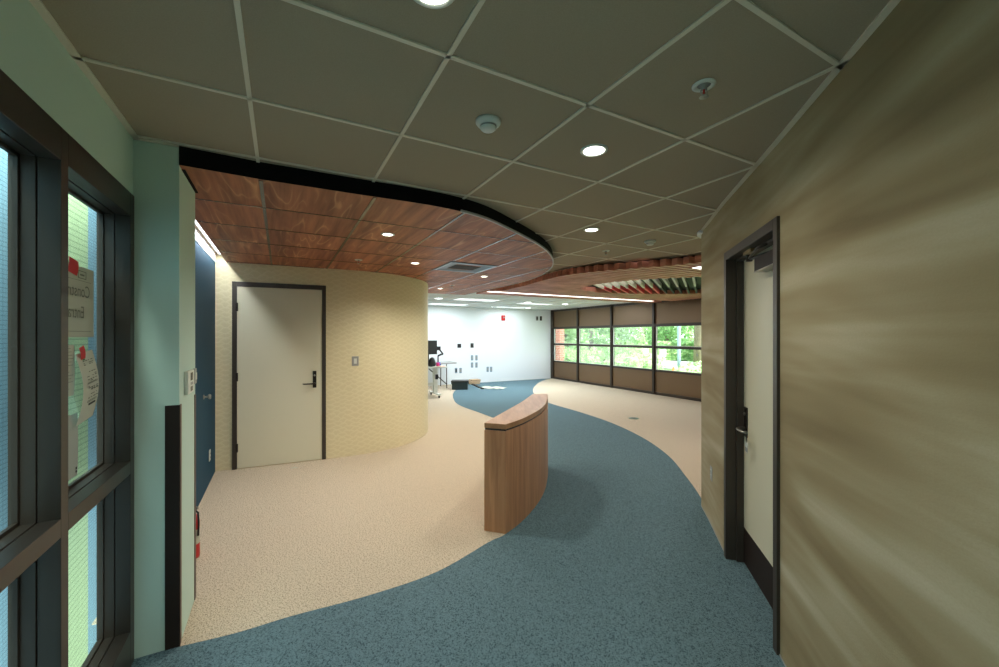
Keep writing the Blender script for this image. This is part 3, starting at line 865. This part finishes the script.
strip('long linear light strip along the far edge of the slat ceiling', 3.40, 7.83, 6.74, .095, HS-.012, HS+.02)
strip('short linear light strip in the slat ceiling beside the gold wall end', 4.42, 5.9, 3.16, .11, HS-.012, HS+.02)

# cove light above the blue wall
a = W(-.605,3.0)
t = thing('cove_light', 'cool white cove light strip tucked in the slot between timber ceiling and dark blue wall', 'cove light', (a[0],a[1],HC), TH+PI/2)
MB().box((0,-.03,-.012),(2.60,.03,0)).build('housing', M['white_plastic'], t)
MB().box((.01,-.02,-.015),(2.59,.02,-.011)).build('diffuser', M['led_cool'], t)
up = MB().prism([W(U_B-.002,2.985), W(U_B+.004,2.985), W(U_B+.004,5.66), W(U_B-.002,5.66)], HW-.012, HC)
struct('trim_6', up, M['white'])

# troffers in the far ceiling
def troffer(label, x, y, w=1.2, dd=.6):
    t = thing('ceiling_panel_light', label, 'ceiling light', (x,y,HC), TH)
    f = MB(); w2, d2_ = w/2, dd/2
    f.box((-w2,-d2_,-.008),(w2,-d2_+.025,0)); f.box((-w2,d2_-.025,-.008),(w2,d2_,0)); f.box((-w2,-d2_+.025,-.008),(-w2+.025,d2_-.025,0)); f.box((w2-.025,-d2_+.025,-.008),(w2,d2_-.025,0))
    f.build('frame', M['white_plastic'], t)
    MB().box((-w2+.025,-d2_+.025,-.005),(w2-.025,d2_-.025,-.001)).build('diffuser', M['troffer'], t)
troffer('flat white panel light in the far ceiling nearest the timber ceiling', -.60, 10.6)
troffer('flat white panel light in the far ceiling above the work table', -1.55, 12.1)
troffer('flat white panel light in the far ceiling past the light strip', 1.05, 11.9, 1.2, .4)
troffer('flat white panel light in the far ceiling nearest the white wall', .35, 13.4, 1.2, .4)

# ------------------------------------------------------------------ window wall (garage-door like glazed bays)
BAY = 1.555
def glazed_bay(idx, v1, bw):
    """local x runs from the far edge toward the camera along the wall, -y into the room"""
    p = W(U_W, v1)
    t = bpy.data.objects.new('window_%d' % idx, None); C.objects.link(t); t['kind'] = 'structure'
    t.location = (p[0],p[1],0); t.rotation_euler = (0,0,facing(-UX,-UY))
    f = MB(); mw = .13 if idx == 2 else .065
    f.box((0,-.05,0),(mw,.06,2.513))
    BAY = bw
    f.box((mw,-.03,0),(BAY,.05,.07)); f.box((mw,-.03,.615),(BAY,.05,.665)); f.box((mw,-.03,1.23),(BAY,.05,1.295)); f.box((mw,-.045,1.81),(BAY,.05,1.885)); f.box((mw,-.02,2.44),(BAY,.05,2.513))
    f.box((mw,-.015,.665),(mw+.035,.05,1.815)); f.box((BAY-.035,-.015,.665),(BAY,.05,1.815))
    f.build('window_frame', M['bronze'], t)
    sa = MB()
    for (za,zb) in ((.665,1.23),(1.295,1.81)): sa.box((mw+.035,-.012,za),(mw+.058,.012,zb)); sa.box((mw+.058,-.012,za),(BAY-.035,.012,za+.014))
    sa.build('sash', M['white_plastic'], t)
    MB().box((mw,.0,.05),(BAY,.02,.615)).build('lower_panel', M['bronze_panel'], t)
    MB().box((mw,.0,1.875),(BAY,.02,2.44)).build('upper_panel', M['bronze_panel'], t)
    MB().box((mw,.015,.665),(BAY,.021,1.24)).build('pane', M['glass'], t)
    MB().box((mw,.015,1.285),(BAY,.021,1.815)).build('pane', M['glass'], t)
glazed_bay(2, V12-.02, 1.475)
for i in range(6): glazed_bay(i+3, V12-1.495-1.57*i, 1.57)

# ------------------------------------------------------------------ devices on the white wall
def on_far(px, py):
    r = (px-499.5)/403
    u = (r*UX*V12 + UY*V12)/(UX - r*UY)
    x, y = W(u, V12); return x, y, EYE+(336-py)*y/403
FW = TH
x, y, z = on_far(503,318)
t = thing('fire_alarm_strobe', 'red fire alarm strobe high on the white wall', 'fire alarm', (x,y,z), FW)
MB().box((-.065,-.05,-.09),(.065,0,.09)).build('housing', M['red'], t, bevel=.01)
MB().box((-.025,-.075,-.01),(.025,-.05,.04)).build('strobe_lens', M['grey_plastic'], t, bevel=.01)
def plate(label, px, py, w, h, mat, cat='wall plate', name='wall_plate', inner='dark', group=None):
    x, y, z = on_far(px, py); t = thing(name, label, cat, (x,y,z), FW, group)
    MB().box((-w/2,-.012,-h/2),(w/2,0,h/2)).build('plate', M[mat], t, bevel=.003)
    MB().box((-w*.3,-.016,-h*.3),(w*.3,-.011,h*.3)).build('insert', M[inner], t)
plate('grey plate high on the white wall, nearer the fire alarm of a pair', 537,318.4,.10,.16,'grey_plastic')
plate('dark plate high on the white wall, at the window corner', 540.8,318.4,.09,.16,'dark')
plate('round-looking black box on the white wall above the folding table', 459.2,345.8,.13,.13,'dark')
plate('open black box on the white wall above four grey plates', 472,345.5,.11,.15,'dark')
gp_ = M['grey_plastic']
M['plate_blue'] = plain('blue_grey_plate', srgb(120,150,168), .4)
for (px,py,lb) in ((472,357.8,'upper grey-blue plate of four on the white wall, nearer the tote'),(476.4,357.8,'upper grey-blue plate of four on the white wall, nearer the window'),(472,365,'lower grey-blue plate of four on the white wall, nearer the tote'),(476.4,365,'lower grey-blue plate of four on the white wall, nearer the window'),
    (456,370.5,'low plate with dark adapter on the white wall, above the tote'),(460.5,370.5,'low plain plate on the white wall, above the tote'),(487.6,369.3,'low wall plate above the loose sheets, the one nearer the tote'),(491,369.3,'low wall plate above the loose sheets, the one nearer the window')):
    plate(lb, px, py, .08, .17, 'plate_blue', 'outlet', 'wall_outlet', 'dark' if 'adapter' in lb else 'grey_plastic', 'plates on the white wall')

# ------------------------------------------------------------------ work table corner
wt = thing('work_table', 'white adjustable work table on black casters beside the curved cream wall', 'table', (-1.93,10.28,0), TH)
MB().rbox((-.75,-.36,.755),(.52,.36,.785),.04).build('tabletop', M['white_plastic'], wt, bevel=.004)
for x in (-.55,.30):
    MB().box((x-.05,-.05,.10),(x+.05,.05,.755)).build('leg', M['white_plastic'], wt, bevel=.004)
    ft = MB().box((x-.04,-.36,.065),(x+.04,.36,.10)).build('foot', M['white_plastic'], wt, bevel=.004)
    for yy in (-.31,.31):
        cm = MB(); cm.lathe([(.0,-.014),(.032,-.014),(.032,.014),(0,.014)], 16, 'x', (x,yy,.033)); cm.box((x-.012,yy-.012,.055),(x+.012,yy+.012,.068)); cm.build('caster', M['dark'], ft)
MB().box((-.55,-.02,.30),(.30,.02,.36)).build('crossbar', M['white_plastic'], wt)
MB().box((.18,-.40,.48),(.24,-.35,.60)).build('control_box', M['dark'], wt)
def rel(o, x, y, z):
    c_, s_ = math.cos(o.rotation_euler.z), math.sin(o.rotation_euler.z)
    return (o.location.x+c_*x-s_*y, o.location.y+s_*x+c_*y, o.location.z+z)
mo = thing('monitor', 'black monitor on a stand on the white work table', 'monitor', rel(wt,.14,.05,.785), TH+.25)
MB().rbox((-.26,-.02,.30),(.26,.02,.66),.01).build('screen', M['dark'], mo, bevel=.012)
MB().box((-.03,.02,.012),(.03,.05,.45)).build('stand', M['dark'], mo)
MB().rbox((-.12,-.08,0),(.12,.12,.012),.03).build('base', M['dark'], mo)
am = thing('tablet_mount', 'black articulated tablet mount clamped to the white work table', 'mount', rel(wt,.44,.16,.785), TH)
MB().lathe([(.035,0),(.035,.01),(.018,.014),(.018,.26),(0,.262)], 16).build('post', M['dark'], am)
MB().tube([(0,0,.25),(.08,-.02,.29),(.13,-.02,.29)], .022, 8).build('lower_arm', M['dark'], am)
MB().tube([(.13,-.02,.30),(.06,.02,.40),(.0,.02,.46)], .02, 8).build('upper_arm', M['dark'], am)
MB().box((-.05,-.03,.40),(.06,.0,.50)).build('mount_plate', M['dark'], am)
cb = thing('crumpled_bag', 'black soft bag lying on the white work table beside the monitor', 'bag', rel(wt,.17,-.15,.786), TH)
bm_ = MB(); random.seed(9); prof = [(.0,0),(.08,0),(.10,.05),(.09,.13),(.06,.20),(.03,.23),(0,.235)]
bm_.lathe(prof, 16); bm_.v = [(x*(1+random.uniform(-.12,.12)), y*.8*(1+random.uniform(-.12,.12)), z) for x,y,z in bm_.v]; bm_.build('bag', M['dark'], cb)
for nm, lb, x, y, mt, sz in (('tape_roll','blue roll of tape on the white work table',.39,-.01,'blue_plastic',.05),('marker_cup','magenta cup on the white work table',.34,-.10,'magenta',.045)):
    t = thing(nm, lb, 'roll' if 'roll' in nm else 'cup', rel(wt,x,y,.786))
    MB().lathe([(sz,0),(sz,.09),(sz*.75,.092),(sz*.72,.01),(0,.01)], 18).build('body', M[mt], t)
for lb, x, y, rz, mt, sc in (('orange folder at the edge of the white work table',.42,-.18,.3,'orange',.13),('white papers spread on the white work table edge',.24,-.29,-.1,'paper',.16)):
    t = thing('paper_folder' if mt == 'orange' else 'paper_stack', lb, 'folder' if mt == 'orange' else 'paper', rel(wt,x,y,.786), TH+rz)
    MB().box((-sc*.6,-sc*.45,0),(sc*.6,sc*.45,.006)).build('cover' if mt == 'orange' else 'sheets', M[mt], t)
# folding table behind
ft = thing('folding_table', 'grey-topped folding table with dark angled legs by the white wall', 'table', (-1.88,12.2,0), TH)
MB().rbox((-.65,-.33,.725),(.52,.33,.76),.05).build('tabletop', M['grey_plastic'], ft, bevel=.006)
for x in (-.5,.20,):
    for yy in (-.24,.24):
        MB().tube([(x,yy,.725),(x,yy*1.1,0)], .014, 8).build('leg', M['darkmetal'], ft)
lg = MB(); lg.tube([(-.35,-.24,.60),(.20,-.25,.12)], .014, 8); lg.build('brace', M['darkmetal'], ft)
# tote, boxes, sheets
tt = thing('storage_tote', 'black lidded storage tote on the blue carpet edge by the white wall', 'box', (-1.16,11.85,.003), .05)
MB().prism([(-.23,-.17),(.23,-.17),(.23,.17),(-.23,.17)], 0, .215).build('tub', M['tote'], tt, bevel=.012)
MB().prism([(-.255,-.195),(.255,-.195),(.255,.195),(-.255,.195)], .215, .255).build('lid', M['dark'], tt, bevel=.008)
for s_ in (-1,1): MB().box((s_*.245-.012,-.06,.15),(s_*.245+.012,.06,.24)).build('latch', M['dark'], tt)
t = thing('cardboard_stack', 'small stack of tan flattened cardboard on the blue carpet by the white wall', 'cardboard', (-.83,13.12,.003), TH)
for k in range(3): MB().box((-.17+.02*k,-.14,.05*k),(.15+.015*k,.12,.05*k+.045)).build('carton', M['card'], t, bevel=.004)
t = thing('dark_trim_length', 'long dark trim piece lying on the blue carpet in front of the cardboard', 'trim piece', (-.70,12.42,.003), -1.25)
MB().box((-.65,-.04,0),(.65,.04,.03)).build('strip', M['guard'], t, bevel=.004)
t = thing('white_sheet', 'crumpled white plastic sheet lying on the blue carpet by the white wall', 'sheet', (-.20,12.0,.003), -.3)
mb = MB(); random.seed(4); nx_, ny_ = 9, 6
for j in range(ny_):
    for i in range(nx_): mb.v.append((-.36+.09*i+random.uniform(-.02,.02), -.22+.09*j+random.uniform(-.02,.02), random.uniform(.002,.035)))
for j in range(ny_-1):
    for i in range(nx_-1):
        a = j*nx_+i; mb.f.append([a,a+1,a+1+nx_,a+nx_]); mb.smooth.append(False)
mb.build('sheet', M['paper'], t)
# small floor things
t = thing('floor_box', 'round grey-green floor outlet cover in the beige carpet near the windows', 'floor outlet', (2.54,7.63,.001))
MB().lathe([(.095,0),(.095,.004),(.085,.007),(0,.007)], 28).build('cover', plain('floor_box_green', srgb(104,128,116), .4, .4), t)
MB().box((-.035,-.05,.007),(.035,.05,.0085)).build('flap', M['darkmetal'], t)
t = thing('paper_scrap', 'tiny white paper scrap on the beige carpet in front of the cream door', 'scrap', (-2.42,4.75,.001), .3)
MB().add([], []) 
mb = MB(); mb.v = [(-.035,-.015,.002),(0,-.018,.008),(.035,-.012,.002),(.033,.014,.003),(0,.016,.010),(-.033,.012,.002)]; mb.f = [[0,1,4,5],[1,2,3,4]]; mb.smooth = [False]*2
mb.build('scrap', M['paper'], t)

# ------------------------------------------------------------------ outdoors beyond the window wall
GZ = -.15
struct('ground', MB().flat([W(9.0,-20), W(70,-20), W(70,60), W(9.0,60)], GZ-.02), M['lawn'])
def px_at(px, dist, z=0):
    r = (px-499.5)/403; return (r*dist, dist)
dv = [(-10,31),(2,25.5),(7,22.5),(13,18.5),(22,12),(26,17),(15,25.5),(9,30),(3,33),(-8,39)]
struct('driveway', MB().flat(dv, GZ), M['concrete'])
def leaf_cloud(lumps, n, size, seed):
    random.seed(seed); mb = MB()
    for _ in range(n):
        c, r = random.choice(lumps)
        d = Vector((random.gauss(0,1),random.gauss(0,1),random.gauss(0,1))).normalized()*random.uniform(.75,1.0)
        p = Vector((c[0]+d.x*r[0], c[1]+d.y*r[1], max(c[2]+d.z*r[2], .02)))
        a = Vector((random.gauss(0,1),random.gauss(0,1),random.gauss(0,1))).normalized(); b = a.orthogonal().normalized()
        s_ = size*random.uniform(.6,1.3)
        mb.add([p-a*s_, p-b*s_*.55, p+a*s_, p+b*s_*.55], [(0,1,2,3)])
    return mb
def tree(label, x, y, h, r, mat, seed, tr=.2, trunk_h=.45, lean=0):
    t = thing('tree', label, 'tree', (x,y,GZ))
    if y > 40: trunk_h = .16
    th = h*trunk_h
    MB().tube([(0,0,0),(lean*.3,0,th*.5),(lean,0,th),(lean*1.2,0,h*.8)], [tr,tr*.85,tr*.7,tr*.2], 10).build('trunk', M['bark'], t)
    random.seed(seed*3+1); lumps = []
    for k in range(14):
        a = random.uniform(0,2*PI); q = random.uniform(.15,.75)*r
        lumps.append(((q*math.cos(a), q*math.sin(a), random.uniform(trunk_h*h*.75, h*.95)), (r*.45,r*.45,r*.38)))
    cr = leaf_cloud(lumps, 2600, .20, seed).build('canopy', M[mat], t)
def shrub(label, x, y, h, r, mat, seed, n=700, size=.07, ry=None):
    t = thing('shrub', label, 'shrub', (x,y,GZ)); random.seed(seed)
    lumps = [((random.uniform(-.6,.6)*r, random.uniform(-.6,.6)*(ry or r), h*random.uniform(.35,.62)), (r*.5,(ry or r)*.5,h*.4)) for _ in range(8)]
    leaf_cloud(lumps, n, size, seed).build('foliage', M[mat], t)
    MB().tube([(0,0,0),(.02,0,h*.5)], [.05,.03], 6).build('stem', M['bark'], t)
trees = [(566,24,6.5,2.0,'leaf2','light green tree behind the brick pillar, seen through the corner bay'),
         (591,29,8,2.5,'leaf','tree with pale trunk in the second bay from the white wall'),
         (620,36,8,3.3,'leaf2','large bright tree filling the third bay from the white wall'),
         (645,44,9,3.8,'leaf','tall tree behind the third bay, by the window post'),
         (667,31,8,2.2,'leaf','dark green tree behind the lamp post'),
         (690,38,8,3.0,'leaf2','bright tree between lamp post and thick trunk'),
         (718,26,8,2.0,'leaf','tree mostly hidden behind the gold wall'),
         (605,58,12,5.2,'leaf2','distant tall tree between the second and third bays'),
         (652,66,13,6,'leaf2','distant tall tree behind the third window post'),
         (556,44,11,4.5,'leaf2','distant tall tree at the corner bay'),
         (722,52,12,4.6,'leaf2','distant tall tree beyond the gold wall end'),
         (578,74,14,6.2,'leaf2','farthest tall tree in the second bay')]
for i, (px, D, h, r, mt, lb) in enumerate(trees):
    x, y = px_at(px, D); tree(lb, x, y, h, r, mt, 20+i, .20, .24)
x, y = px_at(697.5, 19.5)
tree('thick pale tree trunk standing at the end of the view beside the gold wall', x, y, 7.5, 2.6, 'leaf', 60, .20, .62, .1)
bushes = [(572,22.5,1.1,1.0,'leaf3','low shrub in the corner bay behind the brick pillar'),
          (585,17.2,.9,.85,'leaf3','shrub at the bottom of the second bay'),
          (604,24,1.2,1.3,'leaf2','pale shrub between second and third bays'),
          (620,16.6,.85,.85,'leaf3','shrub at the lower part of the third bay, close to the glass'),
          (643,19.5,1.0,1.1,'leaf2','bright shrub by the third window post'),
          (630,27,1.3,1.6,'leaf3','mounded shrub in the middle of the third bay'),
          (611,32,1.5,1.7,'leaf3','mounded shrub farther back in the third bay'),
          (687,15.5,.62,.6,'leaf2','low bright shrub close to the glass at the lower corner by the gold wall'),
          (699,16.6,.7,.7,'leaf3','low shrub close to the glass, right against the gold wall end')]
for i, (px, D, h, r, mt, lb) in enumerate(bushes):
    x, y = px_at(px, D); shrub(lb, x, y, h, r, mt, 80+i, 900, .08)
for px, D, w, lb in ((690,29,2.4,'clipped box hedge across the driveway behind the lamp post'),(655,40,3.5,'long low hedge far behind the driveway'),(580,38,2.6,'long hedge at the back of the second bay')):
    x, y = px_at(px, D); t = thing('hedge', lb, 'hedge', (x,y,GZ), .25); random.seed(int(px))
    mb = MB()
    for _ in range(1800):
        fx, fy, fz = random.uniform(-w,w), random.uniform(-.6,.6), random.uniform(0,1.25)
        k = random.choice((0,1,1,2))
        if k == 0: fy = -.6+random.uniform(-.05,.05)
        elif k == 1: fz = 1.25+random.uniform(-.06,.06)
        else: fy = -.6
        a = Vector((random.gauss(0,1),random.gauss(0,1),random.gauss(0,1))).normalized(); b = a.orthogonal().normalized(); s_ = .13; p = Vector((fx,fy,fz))
        mb.add([p-a*s_, p-b*s_*.6, p+a*s_, p+b*s_*.6], [(0,1,2,3)])
    mb.build('foliage', M['leaf3'], t)
    MB().box((-w,-.52,.1),(w,.55,1.15)).build('inner_growth', M['leaf'], t)
x, y = px_at(679, 16.2)
t = thing('lamp_post', 'pale blue-grey lamp post standing outside the last visible bay', 'lamp post', (x,y,GZ))
MB().lathe([(.075,0),(.07,1.0),(.065,3.0),(.055,5.2),(0,5.2)], 16).build('pole', M['pole'], t)
MB().lathe([(.13,0),(.13,.04),(.08,.10)], 16).build('base', M['pole'], t)
MB().rbox((-.55,-.14,5.2),(.12,.14,5.3),.03).build('lamp_head', M['pole'], t)
x, y = px_at(559.5, 19.5)
t = thing('brick_pillar', 'red brick pillar outside the corner bay next to the white wall', 'pillar', (x,y,GZ), TH)
MB().box((-.13,-.2,0),(.13,.2,3.6)).build('shaft', M['brick'], t)
MB().box((-.18,-.25,3.6),(.18,.25,3.75)).build('cap', M['concrete'], t)
x, y = px_at(673.5, 17)
t = thing('traffic_cone', 'small orange traffic cone outside by the lamp post', 'cone', (x,y,GZ))
MB().lathe([(.11,.02),(.10,.03),(.03,.40),(0,.41)], 16).build('cone', M['cone'], t)
MB().box((-.14,-.14,0),(.14,.14,.022)).build('base', M['cone'], t)
for px, D, lb in ((646,30,'small white yard sign outside by the third window post'),(663,27,'small white yard sign outside between window post and lamp post'),(685.5,34,'small white yard sign outside behind the clipped hedge')):
    x, y = px_at(px, D); t = thing('yard_sign', lb, 'sign', (x,y,GZ), -.3)
    MB().box((-.2,-.01,.35),(.2,.01,.80)).build('panel', M['white_plastic'], t)
    for s_ in (-.22,.22): MB().box((s_*.6-.012,-.01,0),(s_*.6+.012,.01,.35)).build('stake', M['grey_plastic'], t)

# ------------------------------------------------------------------ light
def spot(x, y, z, w, col=(1,.95,.84), ang=150, blend=.9, size=.05):
    l = bpy.data.lights.new('spot', 'SPOT'); l.energy = w; l.color = col; l.spot_size = math.radians(ang); l.spot_blend = blend; l.shadow_soft_size = size
    o = bpy.data.objects.new('light_spot', l); C.objects.link(o); o.location = (x,y,z); return o
def area(x, y, z, w, sx, sy, col=(1,1,1), rot=(0,0,0)):
    l = bpy.data.lights.new('area', 'AREA'); l.energy = w; l.color = col; l.shape = 'RECTANGLE'; l.size = sx; l.size_y = sy
    o = bpy.data.objects.new('light_area', l); C.objects.link(o); o.location = (x,y,z); o.rotation_euler = rot; return o
warm = (1,.93,.78)
cool = (.90,.97,1)
for (x,y,w) in ((.484,2.065,36),(.823,3.606,38),(-.185,1.10,26)): spot(x,y,HC-.03,w,warm,165)
for (u,v,w,lb) in ((-.1,-.6,40,'closest behind the camera'),(.7,-1.2,40,'by the gold wall behind the camera'),(.3,-2.0,60,'by the rear wall')):  # unseen ceiling lamps added behind the camera to brighten the near room
    x, y = W(u,v); spot(x,y,HC-.03,w,(.88,1,.95),165); downlight('added unseen fill downlight in the grey tiles '+lb, x, y, zc, proto=d)
for (x,y) in ((-.94,3.395),(-.99,4.73),(-1.07,7.25),(-.222,5.78)): spot(x,y,HW-.03,72,warm,150)
for (x,y,w) in ((-1.54,10.2,18),(-.18,13.2,2),(.795,11.36,34),(.97,13.7,2),(1.95,12.0,34)): spot(x,y,HC-.03,w,cool,170)
for (x,y,w) in ((-.60,10.6,62),(-1.55,12.1,24),(1.05,11.9,66),(.35,13.4,11)): area(x,y,HC-.02,w,1.1,.4,cool,(0,0,TH))
a = W(5.6,6.74); area(a[0],a[1],HS-.02,34,4.3,.10,(1,.93,.85),(0,0,TH))
a = W(5.2,3.16); area(a[0],a[1],HS-.02,22,1.4,.09,(1,.93,.85),(0,0,TH))
a = W(-.605,4.3); area(a[0],a[1],HC-.018,16,2.5,.03,(.93,.98,1),(0,0,TH+PI/2))
# unseen area lamps added outside the storefront to light the cladding
for v in (1.2, 3.6):
    x, y = W(U_L-.50, v); area(x, y, 3.2, 60, 2.2, .2, (1,1,.97), (0,0,TH+PI/2))
p_ = W(4.6, 4.8); area(p_[0], p_[1], HC-.02, 10, 1.4, 2.6, (1,.95,.9), (0,0,TH))  # unseen area lamp added above the slat opening to brighten the fins
# sky and sun
w = bpy.data.worlds.new('sky'); bpy.context.scene.world = w; w.use_nodes = True
nt = w.node_tree; g = NB(nt); bg = nt.nodes['Background']
sk = g.n('ShaderNodeTexSky'); sk.sky_type = 'HOSEK_WILKIE'; sk.turbidity = 4; sk.sun_direction = Vector((.2,-.5,.75)).normalized()
g.l(g.mix(.55, sk.outputs[0], (.9,.95,1,1)), bg.inputs[0]); bg.inputs[1].default_value = 5.0
s = bpy.data.lights.new('sun', 'SUN'); s.energy = 9.0; s.angle = .1; s.color = (1,.96,.88)
so = bpy.data.objects.new('light_sun', s); C.objects.link(so); so.rotation_euler = Vector((-.25,.55,-.8)).to_track_quat('-Z','Y').to_euler()

# ------------------------------------------------------------------ camera
cam = bpy.data.cameras.new('camera'); co = bpy.data.objects.new('camera', cam); C.objects.link(co)
co.location = (0,0,EYE); co.rotation_euler = (PI/2,0,0)
cam.sensor_width = 36; cam.lens = 403/999*36; cam.shift_y = 2.5/999; cam.clip_start = .05
sc = bpy.context.scene; sc.camera = co
sc.view_settings.view_transform = 'Standard'; sc.view_settings.look = 'None'
sc.view_settings.exposure = 0
sc.cycles.use_denoising = True
sc.cycles.max_bounces = 10; sc.cycles.diffuse_bounces = 6; sc.cycles.transparent_max_bounces = 12
sc.cycles.sample_clamp_indirect = 6
